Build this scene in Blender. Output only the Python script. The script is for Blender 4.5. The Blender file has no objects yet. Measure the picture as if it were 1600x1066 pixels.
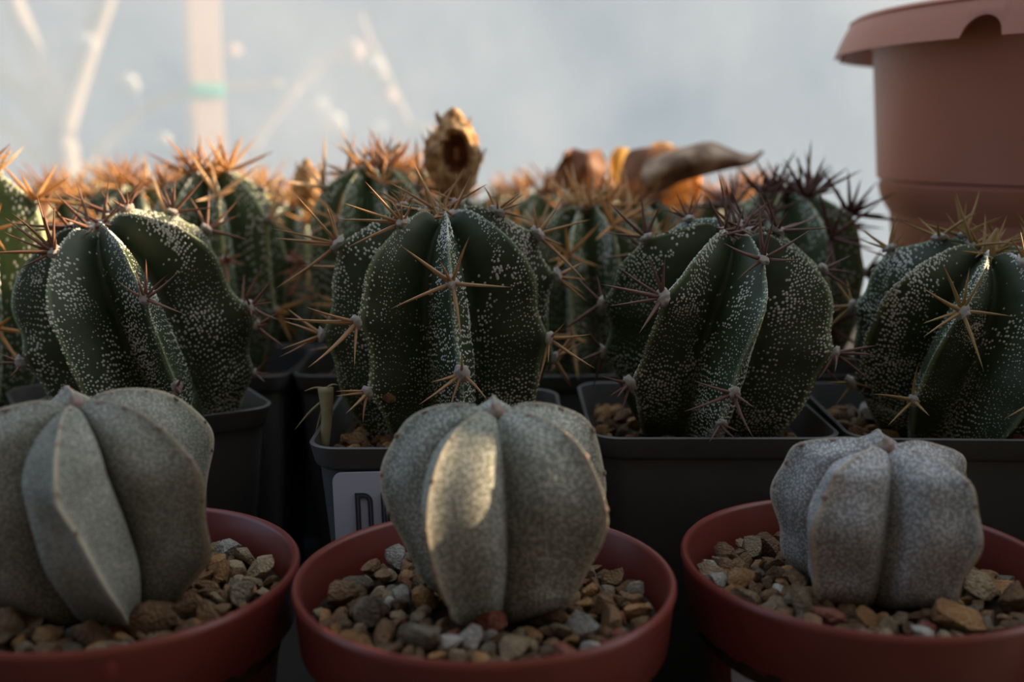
import bpy, bmesh, math, random
import numpy as np
from mathutils import Vector, Matrix, Quaternion, noise

random.seed(7)
SC = bpy.context.scene
COL = SC.collection
PI = math.pi

# ------------------------------------------------------------------ camera, world, sun, exposure
F = 1680.0
CAM_H = 0.170
PITCH = math.atan(313 / F)
cam_d = bpy.data.cameras.new('camera')
cam = bpy.data.objects.new('camera', cam_d)
COL.objects.link(cam)
cam.location = (0, 0, CAM_H)
cam.rotation_euler = (PI / 2 - PITCH, 0, 0)
cam_d.sensor_width = 36
cam_d.lens = 36 * F / 1600
cam_d.clip_start = 0.005
cam_d.clip_end = 100
cam_d.dof.use_dof = True
cam_d.dof.focus_distance = 0.280
cam_d.dof.aperture_fstop = 8.5
SC.camera = cam

SUN_AZ, SUN_EL = math.radians(14), math.radians(17)
SUN_DIR = Vector((math.cos(SUN_EL) * math.cos(SUN_AZ), math.cos(SUN_EL) * math.sin(SUN_AZ), math.sin(SUN_EL)))
world = bpy.data.worlds.new('world')
SC.world = world
world.use_nodes = True
wn = world.node_tree
bg = wn.nodes['Background']
tc = wn.nodes.new('ShaderNodeTexCoord')
dp = wn.nodes.new('ShaderNodeVectorMath'); dp.operation = 'DOT_PRODUCT'
dp.inputs[1].default_value = SUN_DIR
wn.links.new(tc.outputs['Generated'], dp.inputs[0])
rp = wn.nodes.new('ShaderNodeValToRGB')
rp.color_ramp.elements[0].position = 0.0; rp.color_ramp.elements[0].color = (0.42, 0.58, 0.80, 1)
rp.color_ramp.elements[1].position = 1.0; rp.color_ramp.elements[1].color = (1.05, 1.05, 1.05, 1)
mr = wn.nodes.new('ShaderNodeMapRange')
mr.inputs['From Min'].default_value = -0.6; mr.inputs['From Max'].default_value = 1.0
wn.links.new(dp.outputs['Value'], mr.inputs['Value'])
wn.links.new(mr.outputs['Result'], rp.inputs['Fac'])
wn.links.new(rp.outputs['Color'], bg.inputs['Color'])
bg.inputs['Strength'].default_value = 1.0

sun_d = bpy.data.lights.new('sun', 'SUN')
sun = bpy.data.objects.new('sun', sun_d)
COL.objects.link(sun)
sun_d.energy = 9.0
sun_d.angle = math.radians(0.8)
sun_d.color = (1.0, 0.72, 0.45)
sun.rotation_euler = SUN_DIR.to_track_quat('Z', 'Y').to_euler()

SC.view_settings.view_transform = 'Standard'
SC.view_settings.look = 'None'
SC.view_settings.gamma = 1
SC.view_settings.use_curve_mapping = False
SC.view_settings.exposure = 0.62

# ------------------------------------------------------------------ pixel helpers (1600x1066 frame of the photograph)
CT, ST = math.cos(PITCH), math.sin(PITCH)
CAM = Vector((0, 0, CAM_H))
RIGHT, UP, FWD = Vector((1, 0, 0)), Vector((0, ST, CT)), Vector((0, CT, -ST))

def ray(px, py):
    return FWD + RIGHT * ((px - 800) / F) + UP * ((533 - py) / F)

def at_y(px, py, y):
    r = ray(px, py)
    return CAM + r * (y / r.y)

def project(p):
    v = Vector(p) - CAM
    d = v.dot(FWD)
    return 800 + F * v.dot(RIGHT) / d, 533 - F * v.dot(UP) / d, d

# ------------------------------------------------------------------ object helpers
def tag(o, label=None, cat=None, group=None, kind=None):
    if label: o['label'] = label
    if cat: o['category'] = cat
    if group: o['group'] = group
    if kind: o['kind'] = kind
    return o

def link(name, me, parent=None, mat=None):
    o = bpy.data.objects.new(name, me)
    COL.objects.link(o)
    if parent: o.parent = parent
    if mat is not None:
        if len(me.materials) == 0: me.materials.append(mat)
    return o

def empty(name, loc=(0, 0, 0), rot=(0, 0, 0)):
    o = bpy.data.objects.new(name, None)
    o.empty_display_size = 0.01
    COL.objects.link(o)
    o.location = loc
    o.rotation_euler = rot
    return o

def mesh(verts, faces, smooth=True, name='mesh'):
    me = bpy.data.meshes.new(name)
    me.from_pydata([tuple(v) for v in verts], [], faces)
    if smooth:
        me.polygons.foreach_set('use_smooth', [True] * len(me.polygons))
    me.update()
    return me

def from_bm(bm, smooth=False, name='mesh'):
    me = bpy.data.meshes.new(name)
    bm.to_mesh(me); bm.free()
    if smooth:
        me.polygons.foreach_set('use_smooth', [True] * len(me.polygons))
    return me

def box_mesh(x0, x1, y0, y1, z0, z1, bevel=0.0, seg=2):
    bm = bmesh.new()
    bmesh.ops.create_cube(bm, size=1)
    bmesh.ops.scale(bm, vec=(x1 - x0, y1 - y0, z1 - z0), verts=bm.verts)
    bmesh.ops.translate(bm, vec=((x0 + x1) / 2, (y0 + y1) / 2, (z0 + z1) / 2), verts=bm.verts)
    if bevel:
        bmesh.ops.bevel(bm, geom=bm.edges[:], offset=bevel, segments=seg, affect='EDGES', profile=0.5)
    return from_bm(bm)

def smooth_line(pts, n):
    """Catmull-Rom through control points, n samples."""
    P = [np.array(p, float) for p in pts]
    P = [2 * P[0] - P[1]] + P + [2 * P[-1] - P[-2]]
    m = len(P) - 3
    out = []
    for i in range(n):
        u = i / (n - 1) * m
        k = min(int(u), m - 1); t = u - k
        a, b, c, d = P[k:k + 4]
        out.append(0.5 * ((2 * b) + (c - a) * t + (2 * a - 5 * b + 4 * c - d) * t * t + (3 * b - a - 3 * c + d) * t ** 3))
    return np.array(out)

def tube_mesh(pts, radii, seg=8, n=24, smooth=True):
    c = smooth_line(pts, n)
    rr = np.interp(np.linspace(0, 1, n), np.linspace(0, 1, len(radii)), radii)
    vs, fs = [], []
    for i in range(n):
        d = Vector(c[min(i + 1, n - 1)] - c[max(i - 1, 0)]).normalized()
        a = d.orthogonal().normalized() if i == 0 else (a - d * a.dot(d)).normalized()
        b = d.cross(a)
        for j in range(seg):
            th = 2 * PI * j / seg
            vs.append(Vector(c[i]) + (a * math.cos(th) + b * math.sin(th)) * rr[i])
    for i in range(n - 1):
        for j in range(seg):
            k = (j + 1) % seg
            fs.append((i * seg + j, i * seg + k, (i + 1) * seg + k, (i + 1) * seg + j))
    fs.append(tuple(range(seg - 1, -1, -1)))
    fs.append(tuple(range((n - 1) * seg, n * seg)))
    return mesh(vs, fs, smooth)

# ------------------------------------------------------------------ materials
class NB:
    def __init__(self, name):
        self.m = bpy.data.materials.new(name)
        self.m.use_nodes = True
        self.t = self.m.node_tree
        self.out = self.t.nodes['Material Output']
        self.b = self.t.nodes['Principled BSDF']
    def n(self, typ, **kw):
        nd = self.t.nodes.new('ShaderNode' + typ)
        for k, v in kw.items():
            if k in nd.inputs: nd.inputs[k].default_value = v
            else: setattr(nd, k, v)
        return nd
    def l(self, a, b): self.t.links.new(a, b)
    def ramp(self, fac, stops, interp='LINEAR'):
        r = self.n('ValToRGB')
        r.color_ramp.interpolation = interp
        e = r.color_ramp.elements
        while len(e) < len(stops): e.new(0.5)
        for el, (p, c) in zip(e, stops):
            el.position = p
            el.color = (*c, 1) if len(c) == 3 else c
        self.l(fac, r.inputs['Fac'])
        return r.outputs['Color']
    def mix(self, fac, a, b, mode='MIX'):
        m = self.n('Mix', data_type='RGBA', blend_type=mode)
        for s, v in ((m.inputs['Factor'], fac), (m.inputs['A'], a), (m.inputs['B'], b)):
            if hasattr(v, 'node'): self.l(v, s)
            elif isinstance(v, (int, float)): s.default_value = v
            else: s.default_value = (*v, 1)
        return m.outputs['Result']
    def noise(self, scale, detail=3, coord='Object', rough=0.5, vec=None):
        nz = self.n('TexNoise', Scale=scale, Detail=detail, Roughness=rough)
        if vec is None:
            vec = self.n('TexCoord').outputs[coord]
        self.l(vec, nz.inputs['Vector'])
        return nz.outputs['Fac']
    def voronoi(self, scale, coord='Object', out='Distance'):
        v = self.n('TexVoronoi', Scale=scale)
        self.l(self.n('TexCoord').outputs[coord], v.inputs['Vector'])
        return v.outputs[out]
    def bump(self, h, strength=0.3, dist=0.001):
        b = self.n('Bump', Strength=strength, Distance=dist)
        self.l(h, b.inputs['Height'])
        self.l(b.outputs['Normal'], self.b.inputs['Normal'])
    def col(self, c):
        if hasattr(c, 'node'): self.l(c, self.b.inputs['Base Color'])
        else: self.b.inputs['Base Color'].default_value = (*c, 1)
    def set(self, rough=0.5, spec=0.5):
        self.b.inputs['Roughness'].default_value = rough
        self.b.inputs['Specular IOR Level'].default_value = spec

def plastic(name, c1, c2, rough, spec=0.5, scale=60, bump=0.05):
    n = NB(name)
    f = n.noise(scale, 4)
    n.col(n.ramp(f, [(0.3, c1), (0.7, c2)]))
    n.set(rough, spec)
    n.bump(n.noise(scale * 8, 2), bump, 0.0005)
    return n.m

M = {}
M['red'] = plastic('red_pot_plastic', (0.125, 0.024, 0.018), (0.15, 0.030, 0.022), 0.36, 0.5)
M['black'] = plastic('black_pot_plastic', (0.075, 0.077, 0.077), (0.09, 0.09, 0.089), 0.5, 0.35)
M['terracotta'] = plastic('planter_plastic', (0.36, 0.135, 0.085), (0.40, 0.15, 0.096), 0.45, 0.35, 20)
M['bench'] = plastic('bench_dark_wood', (0.035, 0.034, 0.032), (0.05, 0.048, 0.044), 0.8, 0.2, 30)
M['soil'] = plastic('dark_soil', (0.02, 0.015, 0.011), (0.05, 0.036, 0.025), 0.95, 0.1, 400, 0.5)
M['card'] = plastic('white_card', (0.46, 0.48, 0.60), (0.50, 0.52, 0.64), 0.5, 0.3)
M['ink'] = plastic('dark_ink', (0.035, 0.04, 0.06), (0.045, 0.05, 0.07), 0.6, 0.2)
M['ground'] = plastic('pale_ground', (0.32, 0.31, 0.28), (0.42, 0.42, 0.40), 0.95, 0.1, 3)
M['shade_wall'] = plastic('shade_wall_boards', (0.07, 0.064, 0.058), (0.10, 0.093, 0.083), 0.9, 0.1, 6)  # boards of the unseen wall added to darken the camera side
M['render'] = plastic('backdrop_wall_grey', (0.22, 0.27, 0.32), (0.32, 0.37, 0.42), 0.9, 0.1, 1.2)  # for the wall added beyond the sheet as a darker backdrop
M['post'] = plastic('peeled_post', (0.90, 0.56, 0.38), (0.94, 0.63, 0.45), 0.8, 0.2, 12)
M['tie'] = plastic('green_tie', (0.01, 0.55, 0.36), (0.02, 0.62, 0.42), 0.6, 0.3)
M['bark'] = plastic('pale_bark', (0.56, 0.46, 0.38), (0.64, 0.53, 0.45), 0.85, 0.2, 25)
M['seed'] = plastic('pale_seed_head', (0.85, 0.84, 0.80), (0.92, 0.91, 0.88), 0.9, 0.1, 80)
M['seed_pink'] = plastic('pink_seed_head', (0.85, 0.58, 0.50), (0.90, 0.68, 0.60), 0.9, 0.1, 80)

def cactus_skin(name, c_dark, c_mid, c_crest):
    n = NB(name)
    a = n.n('Attribute', attribute_name='crest')
    f = n.noise(220, 4)
    base = n.ramp(f, [(0.3, c_dark), (0.75, c_mid)])
    cr = n.ramp(a.outputs['Fac'], [(0.88, (0, 0, 0)), (0.97, (1, 1, 1))])
    n.col(n.mix(cr, base, c_crest))
    n.set(0.5, 0.4)
    n.b.inputs['Subsurface Weight'].default_value = 0.0
    n.bump(n.noise(900, 3), 0.12, 0.0004)
    return n.m
M['skin'] = cactus_skin('speckled_cactus_skin', (0.024, 0.036, 0.015), (0.038, 0.055, 0.024), (0.15, 0.19, 0.10))
M['skin_far'] = cactus_skin('sun_lightened_cactus_skin', (0.045, 0.075, 0.030), (0.10, 0.14, 0.06), (0.36, 0.38, 0.18))  # lighter greens: sunlight on the back cacti put into the colour

def two_sided(name, col_stops, scale, trans_fac, trans_col, rough=0.6, bumpscale=300, coord='Object'):
    """diffuse surface that lets light through, for spines and dry leaves"""
    n = NB(name)
    f = n.noise(scale, 4, coord)
    c = n.ramp(f, col_stops)
    n.col(c); n.set(rough, 0.3)
    n.bump(n.noise(bumpscale, 3), 0.3, 0.0006)
    tr = n.n('BsdfTranslucent')
    n.l(n.mix(0.6, c, trans_col), tr.inputs['Color'])
    mx = n.n('MixShader', Fac=trans_fac)
    n.l(n.b.outputs['BSDF'], mx.inputs[1]); n.l(tr.outputs['BSDF'], mx.inputs[2])
    n.l(mx.outputs['Shader'], n.out.inputs['Surface'])
    return n.m

def spine_mat(name, base, mid, tip, tr=0.3):
    n = NB(name)
    sp = n.n('SeparateXYZ')
    n.l(n.n('TexCoord').outputs['Generated'], sp.inputs[0])
    c = n.ramp(sp.outputs['Z'], [(0.0, base), (0.35, mid), (0.85, mid), (1.0, tip)])
    c = n.mix(n.noise(6, 2, 'Generated'), c, tuple(x * 0.7 for x in mid))
    n.col(c); n.set(0.45, 0.4)
    t = n.n('BsdfTranslucent'); n.l(c, t.inputs['Color'])
    mx = n.n('MixShader', Fac=tr)
    n.l(n.b.outputs['BSDF'], mx.inputs[1]); n.l(t.outputs['BSDF'], mx.inputs[2])
    n.l(mx.outputs['Shader'], n.out.inputs['Surface'])
    return n.m
M['sp_amber'] = spine_mat('amber_spine', (0.36, 0.16, 0.09), (0.56, 0.34, 0.17), (0.36, 0.20, 0.10))
M['sp_brown'] = spine_mat('brown_spine', (0.24, 0.12, 0.08), (0.34, 0.18, 0.12), (0.11, 0.055, 0.045))
M['sp_dark'] = spine_mat('dark_spine', (0.14, 0.075, 0.06), (0.23, 0.13, 0.10), (0.08, 0.05, 0.04))
M['sp_yellow'] = spine_mat('yellow_spine', (0.48, 0.37, 0.13), (0.44, 0.30, 0.12), (0.26, 0.15, 0.08))
M['sp_far'] = spine_mat('sun_tinted_spine', (0.62, 0.31, 0.13), (0.80, 0.48, 0.20), (0.55, 0.26, 0.13), 0.45)  # golden copy with the sunlight put into its colour
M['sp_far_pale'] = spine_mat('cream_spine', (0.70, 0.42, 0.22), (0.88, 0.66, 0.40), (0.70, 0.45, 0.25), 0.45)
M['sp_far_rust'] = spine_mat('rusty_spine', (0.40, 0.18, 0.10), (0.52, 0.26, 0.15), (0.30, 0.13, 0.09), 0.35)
M['sp_far_dark'] = spine_mat('shade_tinted_spine', (0.12, 0.05, 0.04), (0.15, 0.065, 0.05), (0.06, 0.03, 0.03), 0.2)  # dark copy with the planter's shade put into its colour

def felt(name, c1, c2, scale):
    n = NB(name)
    v = n.voronoi(scale)
    f = n.noise(60, 4)
    f2 = n.noise(25, 3)
    dots = n.ramp(v, [(0.22, c2), (0.55, c1)])
    big = n.ramp(f, [(0.3, (0.62, 0.64, 0.60)), (0.7, (1.1, 1.1, 1.1))])
    c = n.mix(1.0, dots, big, 'MULTIPLY')
    c = n.mix(n.ramp(f2, [(0.58, (0, 0, 0)), (0.72, (0.55, 0.55, 0.55))]), c, tuple(x * 0.75 for x in (c1[0] * 0.9, c1[1] * 1.0, c1[2] * 0.85)))
    a = n.n('Attribute', attribute_name='crest')
    n.col(n.mix(n.ramp(a.outputs['Fac'], [(0.88, (0, 0, 0)), (0.99, (0.55, 0.55, 0.55))]), c, (0.56, 0.50, 0.38)))  # tan rib crests, the edge highlight put into the colour
    n.set(0.95, 0.1)
    n.bump(v, -0.35, 0.0006)
    return n.m
M['felt_mid'] = felt('grey_felt_skin', (0.20, 0.21, 0.185), (0.52, 0.53, 0.49), 1500)
M['felt_left'] = felt('green_grey_felt_skin', (0.175, 0.18, 0.16), (0.40, 0.405, 0.37), 1900)
M['felt_right'] = felt('pale_grey_felt_skin', (0.22, 0.22, 0.225), (0.56, 0.56, 0.57), 1700)

M['wool'] = plastic('areole_wool', (0.55, 0.49, 0.45), (0.74, 0.70, 0.66), 0.95, 0.1, 900, 0.8)
M['fleck'] = plastic('white_fleck', (0.52, 0.54, 0.49), (0.64, 0.66, 0.61), 0.9, 0.1, 300)
M['nub'] = plastic('pinkish_wool', (0.30, 0.22, 0.19), (0.42, 0.33, 0.29), 0.95, 0.1, 900, 0.6)

def stone_mat(name, c1, c2, c3):
    n = NB(name)
    oi = n.n('ObjectInfo')
    vec = n.n('VectorMath', operation='ADD')
    n.l(n.n('TexCoord').outputs['Object'], vec.inputs[0])
    n.l(oi.outputs['Location'], vec.inputs[1])
    f = n.noise(1.6, 5, vec=vec.outputs[0], rough=0.65)
    f2 = n.noise(7, 4, vec=vec.outputs[0])
    c = n.ramp(f, [(0.32, c1), (0.52, c2), (0.70, c3)])
    c = n.mix(n.ramp(f2, [(0.35, (0, 0, 0)), (0.75, (0.6, 0.6, 0.6))]), c, tuple(x * 0.45 for x in c1))
    br = n.n('MapRange'); br.inputs['To Min'].default_value = 0.55; br.inputs['To Max'].default_value = 1.1
    n.l(oi.outputs['Random'], br.inputs['Value'])
    hs = n.n('HueSaturation'); n.l(br.outputs['Result'], hs.inputs['Value']); n.l(c, hs.inputs['Color'])
    n.col(hs.outputs['Color']); n.set(0.85, 0.2)
    n.bump(f2, 0.5, 0.08)
    return n.m
ST_M = [stone_mat('brown_stone', (0.17, 0.105, 0.062), (0.25, 0.15, 0.085), (0.38, 0.23, 0.12)),
        stone_mat('grey_stone', (0.16, 0.135, 0.095), (0.225, 0.19, 0.14), (0.31, 0.27, 0.20)),
        stone_mat('ochre_stone', (0.30, 0.16, 0.075), (0.42, 0.23, 0.10), (0.50, 0.34, 0.20)),
        stone_mat('tan_stone', (0.26, 0.19, 0.12), (0.37, 0.28, 0.18), (0.48, 0.39, 0.27)),
        stone_mat('white_stone', (0.40, 0.36, 0.31), (0.56, 0.54, 0.49), (0.66, 0.64, 0.60)),
        stone_mat('red_stone', (0.22, 0.075, 0.05), (0.29, 0.11, 0.075), (0.34, 0.17, 0.12))]
ST_W = [0.48, 0.13, 0.15, 0.17, 0.02, 0.05]

M['straw'] = two_sided('dry_straw', [(0.3, (0.32, 0.29, 0.17)), (0.7, (0.50, 0.46, 0.30))], 200, 0.3, (0.6, 0.55, 0.3))
M['husk'] = two_sided('dried_flower_husk', [(0.30, (0.18, 0.09, 0.04)), (0.5, (0.46, 0.28, 0.13)), (0.68, (0.74, 0.53, 0.30))], 260, 0.15, (0.7, 0.4, 0.15), 0.8, 500)
M['husk_in'] = plastic('husk_hollow', (0.10, 0.040, 0.022), (0.22, 0.085, 0.045), 0.9, 0.1, 300)
M['leaf_brown'] = two_sided('dry_brown_leaf', [(0.3, (0.16, 0.075, 0.038)), (0.7, (0.30, 0.15, 0.078))], 60, 0.25, (0.8, 0.28, 0.06))
M['leaf_tan'] = two_sided('mottled_tan_leaf', [(0.32, (0.10, 0.055, 0.032)), (0.5, (0.32, 0.20, 0.12)), (0.7, (0.55, 0.42, 0.30))], 110, 0.08, (0.8, 0.3, 0.08))
M['leaf_orange'] = two_sided('glowing_orange_leaf', [(0.3, (0.62, 0.25, 0.04)), (0.7, (0.80, 0.42, 0.08))], 50, 0.6, (0.95, 0.48, 0.06))
M['leaf_yellow'] = two_sided('yellow_leaf', [(0.3, (0.75, 0.48, 0.10)), (0.7, (0.85, 0.62, 0.22))], 50, 0.55, (0.95, 0.65, 0.15))
M['leaf_green'] = two_sided('yellow_green_leaf', [(0.3, (0.12, 0.13, 0.04)), (0.7, (0.24, 0.24, 0.08))], 200, 0.35, (0.5, 0.5, 0.1))

# misted plastic sheet: scatters most of the light, lets some through clear
g = NB('misted_plastic_sheet')
f1 = g.noise(1.7, 5)
f2 = g.noise(6, 4)
fog = g.mix(0.4, f1, f2)
tl = g.n('BsdfTranslucent'); g.l(g.ramp(fog, [(0.35, (0.46, 0.58, 0.70)), (0.65, (0.70, 0.78, 0.86))]), tl.inputs['Color'])
tp = g.n('BsdfTransparent'); tp.inputs['Color'].default_value = (0.92, 0.95, 0.97, 1)
mx = g.n('MixShader')
g.l(g.ramp(fog, [(0.35, (0.36,) * 3), (0.65, (0.52,) * 3)]), mx.inputs['Fac'])
g.l(tp.outputs['BSDF'], mx.inputs[1]); g.l(tl.outputs['BSDF'], mx.inputs[2])
g.l(mx.outputs['Shader'], g.out.inputs['Surface'])
g.t.nodes.remove(g.b)
M['sheet'] = g.m

# ------------------------------------------------------------------ the setting
def struct(name, me, mat):
    return tag(link(name, me, None, mat), kind='structure')

struct('ground', box_mesh(-14, 14, -6, 26, -0.80, -0.75), M['ground'])
struct('wall_back', box_mesh(-2.6, 0.85, 1.10, 1.104, -0.75, 1.7), M['sheet'])
struct('added_backdrop_wall', box_mesh(-9, 9, 5.0, 5.2, -0.75, 3.2), M['render'])  # added beyond the sheet so the view through it stays darker
wf = struct('added_shade_wall', box_mesh(-2.6, 2.6, -0.86, -0.82, -0.75, 2.8), M['shade_wall'])  # unseen wall added behind the camera to shade the pot fronts
for i in range(9):
    x0 = -2.6 + i * 5.2 / 9
    link('plank', box_mesh(x0 + 0.006, x0 + 5.2 / 9 - 0.006, -0.82, -0.805, -0.75, 2.8, 0.003, 1), wf, M['shade_wall'])

bench = empty('potting_bench', (0, 0.45, -0.75))
tag(bench, 'dark wooden potting bench under all the pots', 'bench')
for i in range(6):
    y0 = -0.62 + i * 0.20
    link('board', box_mesh(-1.1, 1.1, y0, y0 + 0.197, 0.722, 0.75, 0.002, 1), bench, M['bench'])
for sx in (-1, 1):
    for y in (-0.55, 0.5):
        link('leg', box_mesh(sx * 1.0 - 0.03, sx * 1.0 + 0.03, y - 0.03, y + 0.03, 0, 0.722, 0.003, 1), bench, M['bench'])

# ------------------------------------------------------------------ pots
def shell(outline, prof):
    """outline(th) -> unit radius multiplier dir; prof list of (scale, z) from outer bottom over the rim to the inner bottom"""
    th = outline
    n = len(th)
    vs, fs = [], []
    for s, z in prof:
        for (cx, cy) in th:
            vs.append((cx * s, cy * s, z))
    for i in range(len(prof) - 1):
        for j in range(n):
            k = (j + 1) % n
            fs.append((i * n + j, i * n + k, (i + 1) * n + k, (i + 1) * n + j))
    fs.append(tuple(range(n - 1, -1, -1)))
    fs.append(tuple((len(prof) - 1) * n + j for j in range(n)))
    me = mesh(vs, fs, True)
    return me

def sharp(o, ang=40):
    o.data.set_sharp_from_angle(angle=math.radians(ang))

CIRC = [(math.cos(2 * PI * i / 96), math.sin(2 * PI * i / 96)) for i in range(96)]
def rsquare(half, rad, n=7):
    pts = []
    for q, (sx, sy) in enumerate(((1, 1), (-1, 1), (-1, -1), (1, -1))):
        for i in range(n):
            a = PI / 2 * q + PI / 2 * i / (n - 1)
            pts.append((sx * (half - rad) + rad * math.cos(a), sy * (half - rad) + rad * math.sin(a)))
    return pts

RED_PROF = [(.0300, 0), (.0308, .001), (.0372, .0600), (.0380, .0610), (.0400, .0613), (.0406, .0620), (.0416, .0730), (.0421, .0742), (.0421, .0752),
            (.0416, .0758), (.0408, .0757), (.0402, .0748), (.0392, .066), (.036, .05), (.029, .003)]
def red_pot(x, y, label):
    r = empty('red_pot', (x, y, 0))
    tag(r, label, 'pot', 'round red plastic pots')
    b = link('body', shell(CIRC, RED_PROF), r, M['red']); sharp(b, 50)
    return r
POTL = red_pot(-.0905, .228, 'round red plastic pot at the left holding the green-grey ribbed cactus')
POTM = red_pot(-.006, .2245, 'round red plastic pot in the middle holding the sunlit grey cactus')
POTR = red_pot(.0815, .2348, 'round red plastic pot at the right with a white label on its side')

# white sticker below the collar of the right pot
vs, fs = [], []
N = 18
for i in range(N + 1):
    a = math.radians(64 - 62 * i / N)
    for z, e in ((.028, .0005), (.0608, .0005), (.0608, .0001), (.028, .0001)):
        rr = .0308 + (.0372 - .0308) * (z - .001) / .059 + e
        vs.append((-rr * math.sin(a), -rr * math.cos(a), z))
for i in range(N):
    for j in range(4):
        k = (j + 1) % 4
        fs.append((i * 4 + j, i * 4 + k, i * 4 + 4 + k, i * 4 + 4 + j))
fs += [(3, 2, 1, 0), (N * 4, N * 4 + 1, N * 4 + 2, N * 4 + 3)]
st = link('sticker', mesh(vs, fs, False), POTR, M['card'])
tag(st, 'blank bluish white sticker below the rim')

SQ = rsquare(.035, .0085)
SQ1 = [(a / .035, b / .035) for a, b in SQ]
BLK_PROF = [(.0250, 0), (.0257, .001), (.0325, .083), (.0335, .0838), (.0338, .0845), (.0348, .0890), (.0350, .0898), (.0345, .0902), (.0339, .0899), (.0325, .083), (.030, .055), (.024, .004)]
def black_mesh():
    return shell(SQ1, BLK_PROF)
BLACK = black_mesh()
def black_pot(x, y, rz, label, group='square black nursery pots'):
    r = empty('black_pot', (x, y, 0), (0, 0, rz))
    tag(r, label, 'pot', group)
    b = link('body', BLACK, r, M['black'])
    return r
BLACK.set_sharp_from_angle(angle=math.radians(45))
BP1 = black_pot(-.1195, .3325, math.radians(31), 'turned square black pot under the left leaning speckled cactus')
BP2 = black_pot(-.0200, .3092, 0, 'square black pot with a lettered white tag under the middle speckled cactus')
BP3 = black_pot(.0565, .3190, 0, 'square black pot under the speckled cactus right of centre')
BP4 = black_pot(.1290, .3175, math.radians(-2), 'square black pot under the rightmost speckled cactus beside the planter')

# tag with outlined letters stuck to the front of the middle black pot
tg = empty('name_tag')
tg.parent = BP2
tg.location = (0, -.0334, 0)
tilt = math.atan((.0325 - .0257) / .082)
tl_p = at_y(519, 739, .2745)
x0 = tl_p.x - BP2.location.x
ztop = tl_p.z
W_, H_ = .044, .046
bm = bmesh.new()
rad, pts = .0024, []
for q, (sx, sz) in enumerate(((1, 1), (0, 1), (0, 0), (1, 0))):
    for i in range(6):
        a = PI / 2 * q + PI / 2 * i / 5
        pts.append(((W_ - rad if sx else rad) + rad * math.cos(a), (-rad if sz else -H_ + rad) + rad * math.sin(a)))
fv = [bm.verts.new((p[0], -.0005, p[1])) for p in pts]
bv = [bm.verts.new((p[0], 0, p[1])) for p in pts]
bm.faces.new(fv); bm.faces.new(bv[::-1])
for i in range(len(pts)):
    k = (i + 1) % len(pts)
    bm.faces.new((fv[k], fv[i], bv[i], bv[k]))
bmesh.ops.recalc_face_normals(bm, faces=bm.faces)
tgc = link('card', from_bm(bm), tg, M['card'])
bpy.data.objects.remove(tg)
tgc.name = 'name_tag'
tgc.parent = BP2
tag(tgc, 'white tag with rounded corners and outlined dark lettering')
tgc.location = (x0, -.0345, ztop)
tgc.rotation_euler = (-tilt * 0.35, math.radians(-1.5), 0)
def ring_letter(outer, inner, name):
    vs, fs = [], []
    n = len(outer)
    for y in (-.0009, -.0004):
        for ring in (outer, inner):
            for p in ring: vs.append((p[0], y, p[1]))
    for j in range(n):
        k = (j + 1) % n
        fs += [(j, k, n + k, n + j), (2 * n + j, 3 * n + j, 3 * n + k, 2 * n + k), (j, 2 * n + j, 2 * n + k, k), (n + j, n + k, 3 * n + k, 3 * n + j)]
    return link(name, mesh(vs, fs, False), tgc, M['ink'])
def d_outline(x, top, w, h, rad):
    o = [(x, top), (x, top - h)]
    for i in range(7):
        a = -PI / 2 + PI / 2 * i / 6
        o.append((x + w - rad + rad * math.cos(a), top - h + rad + rad * math.sin(a)))
    for i in range(7):
        a = PI / 2 * i / 6
        o.append((x + w - rad + rad * math.cos(a), top - rad + rad * math.sin(a)))
    return o
def inset(x, top, w, h, rad, d):
    return d_outline(x + d, top - d, w - 2 * d, h - 2 * d, max(rad - d, .0002))
for (lx, lw, rd) in ((.0058, .0047, .0026), (.0127, .0030, .0003)):
    A = (lx, -.0056, lw, .0120, rd)
    ring_letter(inset(*A, 0), inset(*A, .00052), 'letter')
    ring_letter(inset(*A, .00085), inset(*A, .00135), 'letter')

# ------------------------------------------------------------------ stones
def stone_mesh(seed, mat):
    rs = random.Random(seed)
    bm = bmesh.new()
    bmesh.ops.create_icosphere(bm, subdivisions=2, radius=1)
    planes = []
    for i in range(11):
        d = Vector((rs.gauss(0, 1), rs.gauss(0, 1), rs.gauss(0, 1))).normalized()
        planes.append((d, rs.uniform(0.45, 0.80)))
    off = Vector((rs.random() * 50, rs.random() * 50, 0))
    sc = (1.0, rs.uniform(0.6, 0.95), rs.uniform(0.5, 0.8))
    for v in bm.verts:
        for d, h in planes:
            t = v.co.dot(d)
            if t > h: v.co -= d * (t - h)
        v.co *= 1 + 0.16 * noise.noise(v.co * 2.1 + off)
        v.co = Vector((v.co.x * sc[0], v.co.y * sc[1], v.co.z * sc[2]))
    me = from_bm(bm, True)
    me.set_sharp_from_angle(angle=math.radians(32))
    me.materials.append(mat)
    return me
STONES = [[stone_mesh(100 * m + i, ST_M[m]) for i in range(7)] for m in range(6)]

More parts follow.
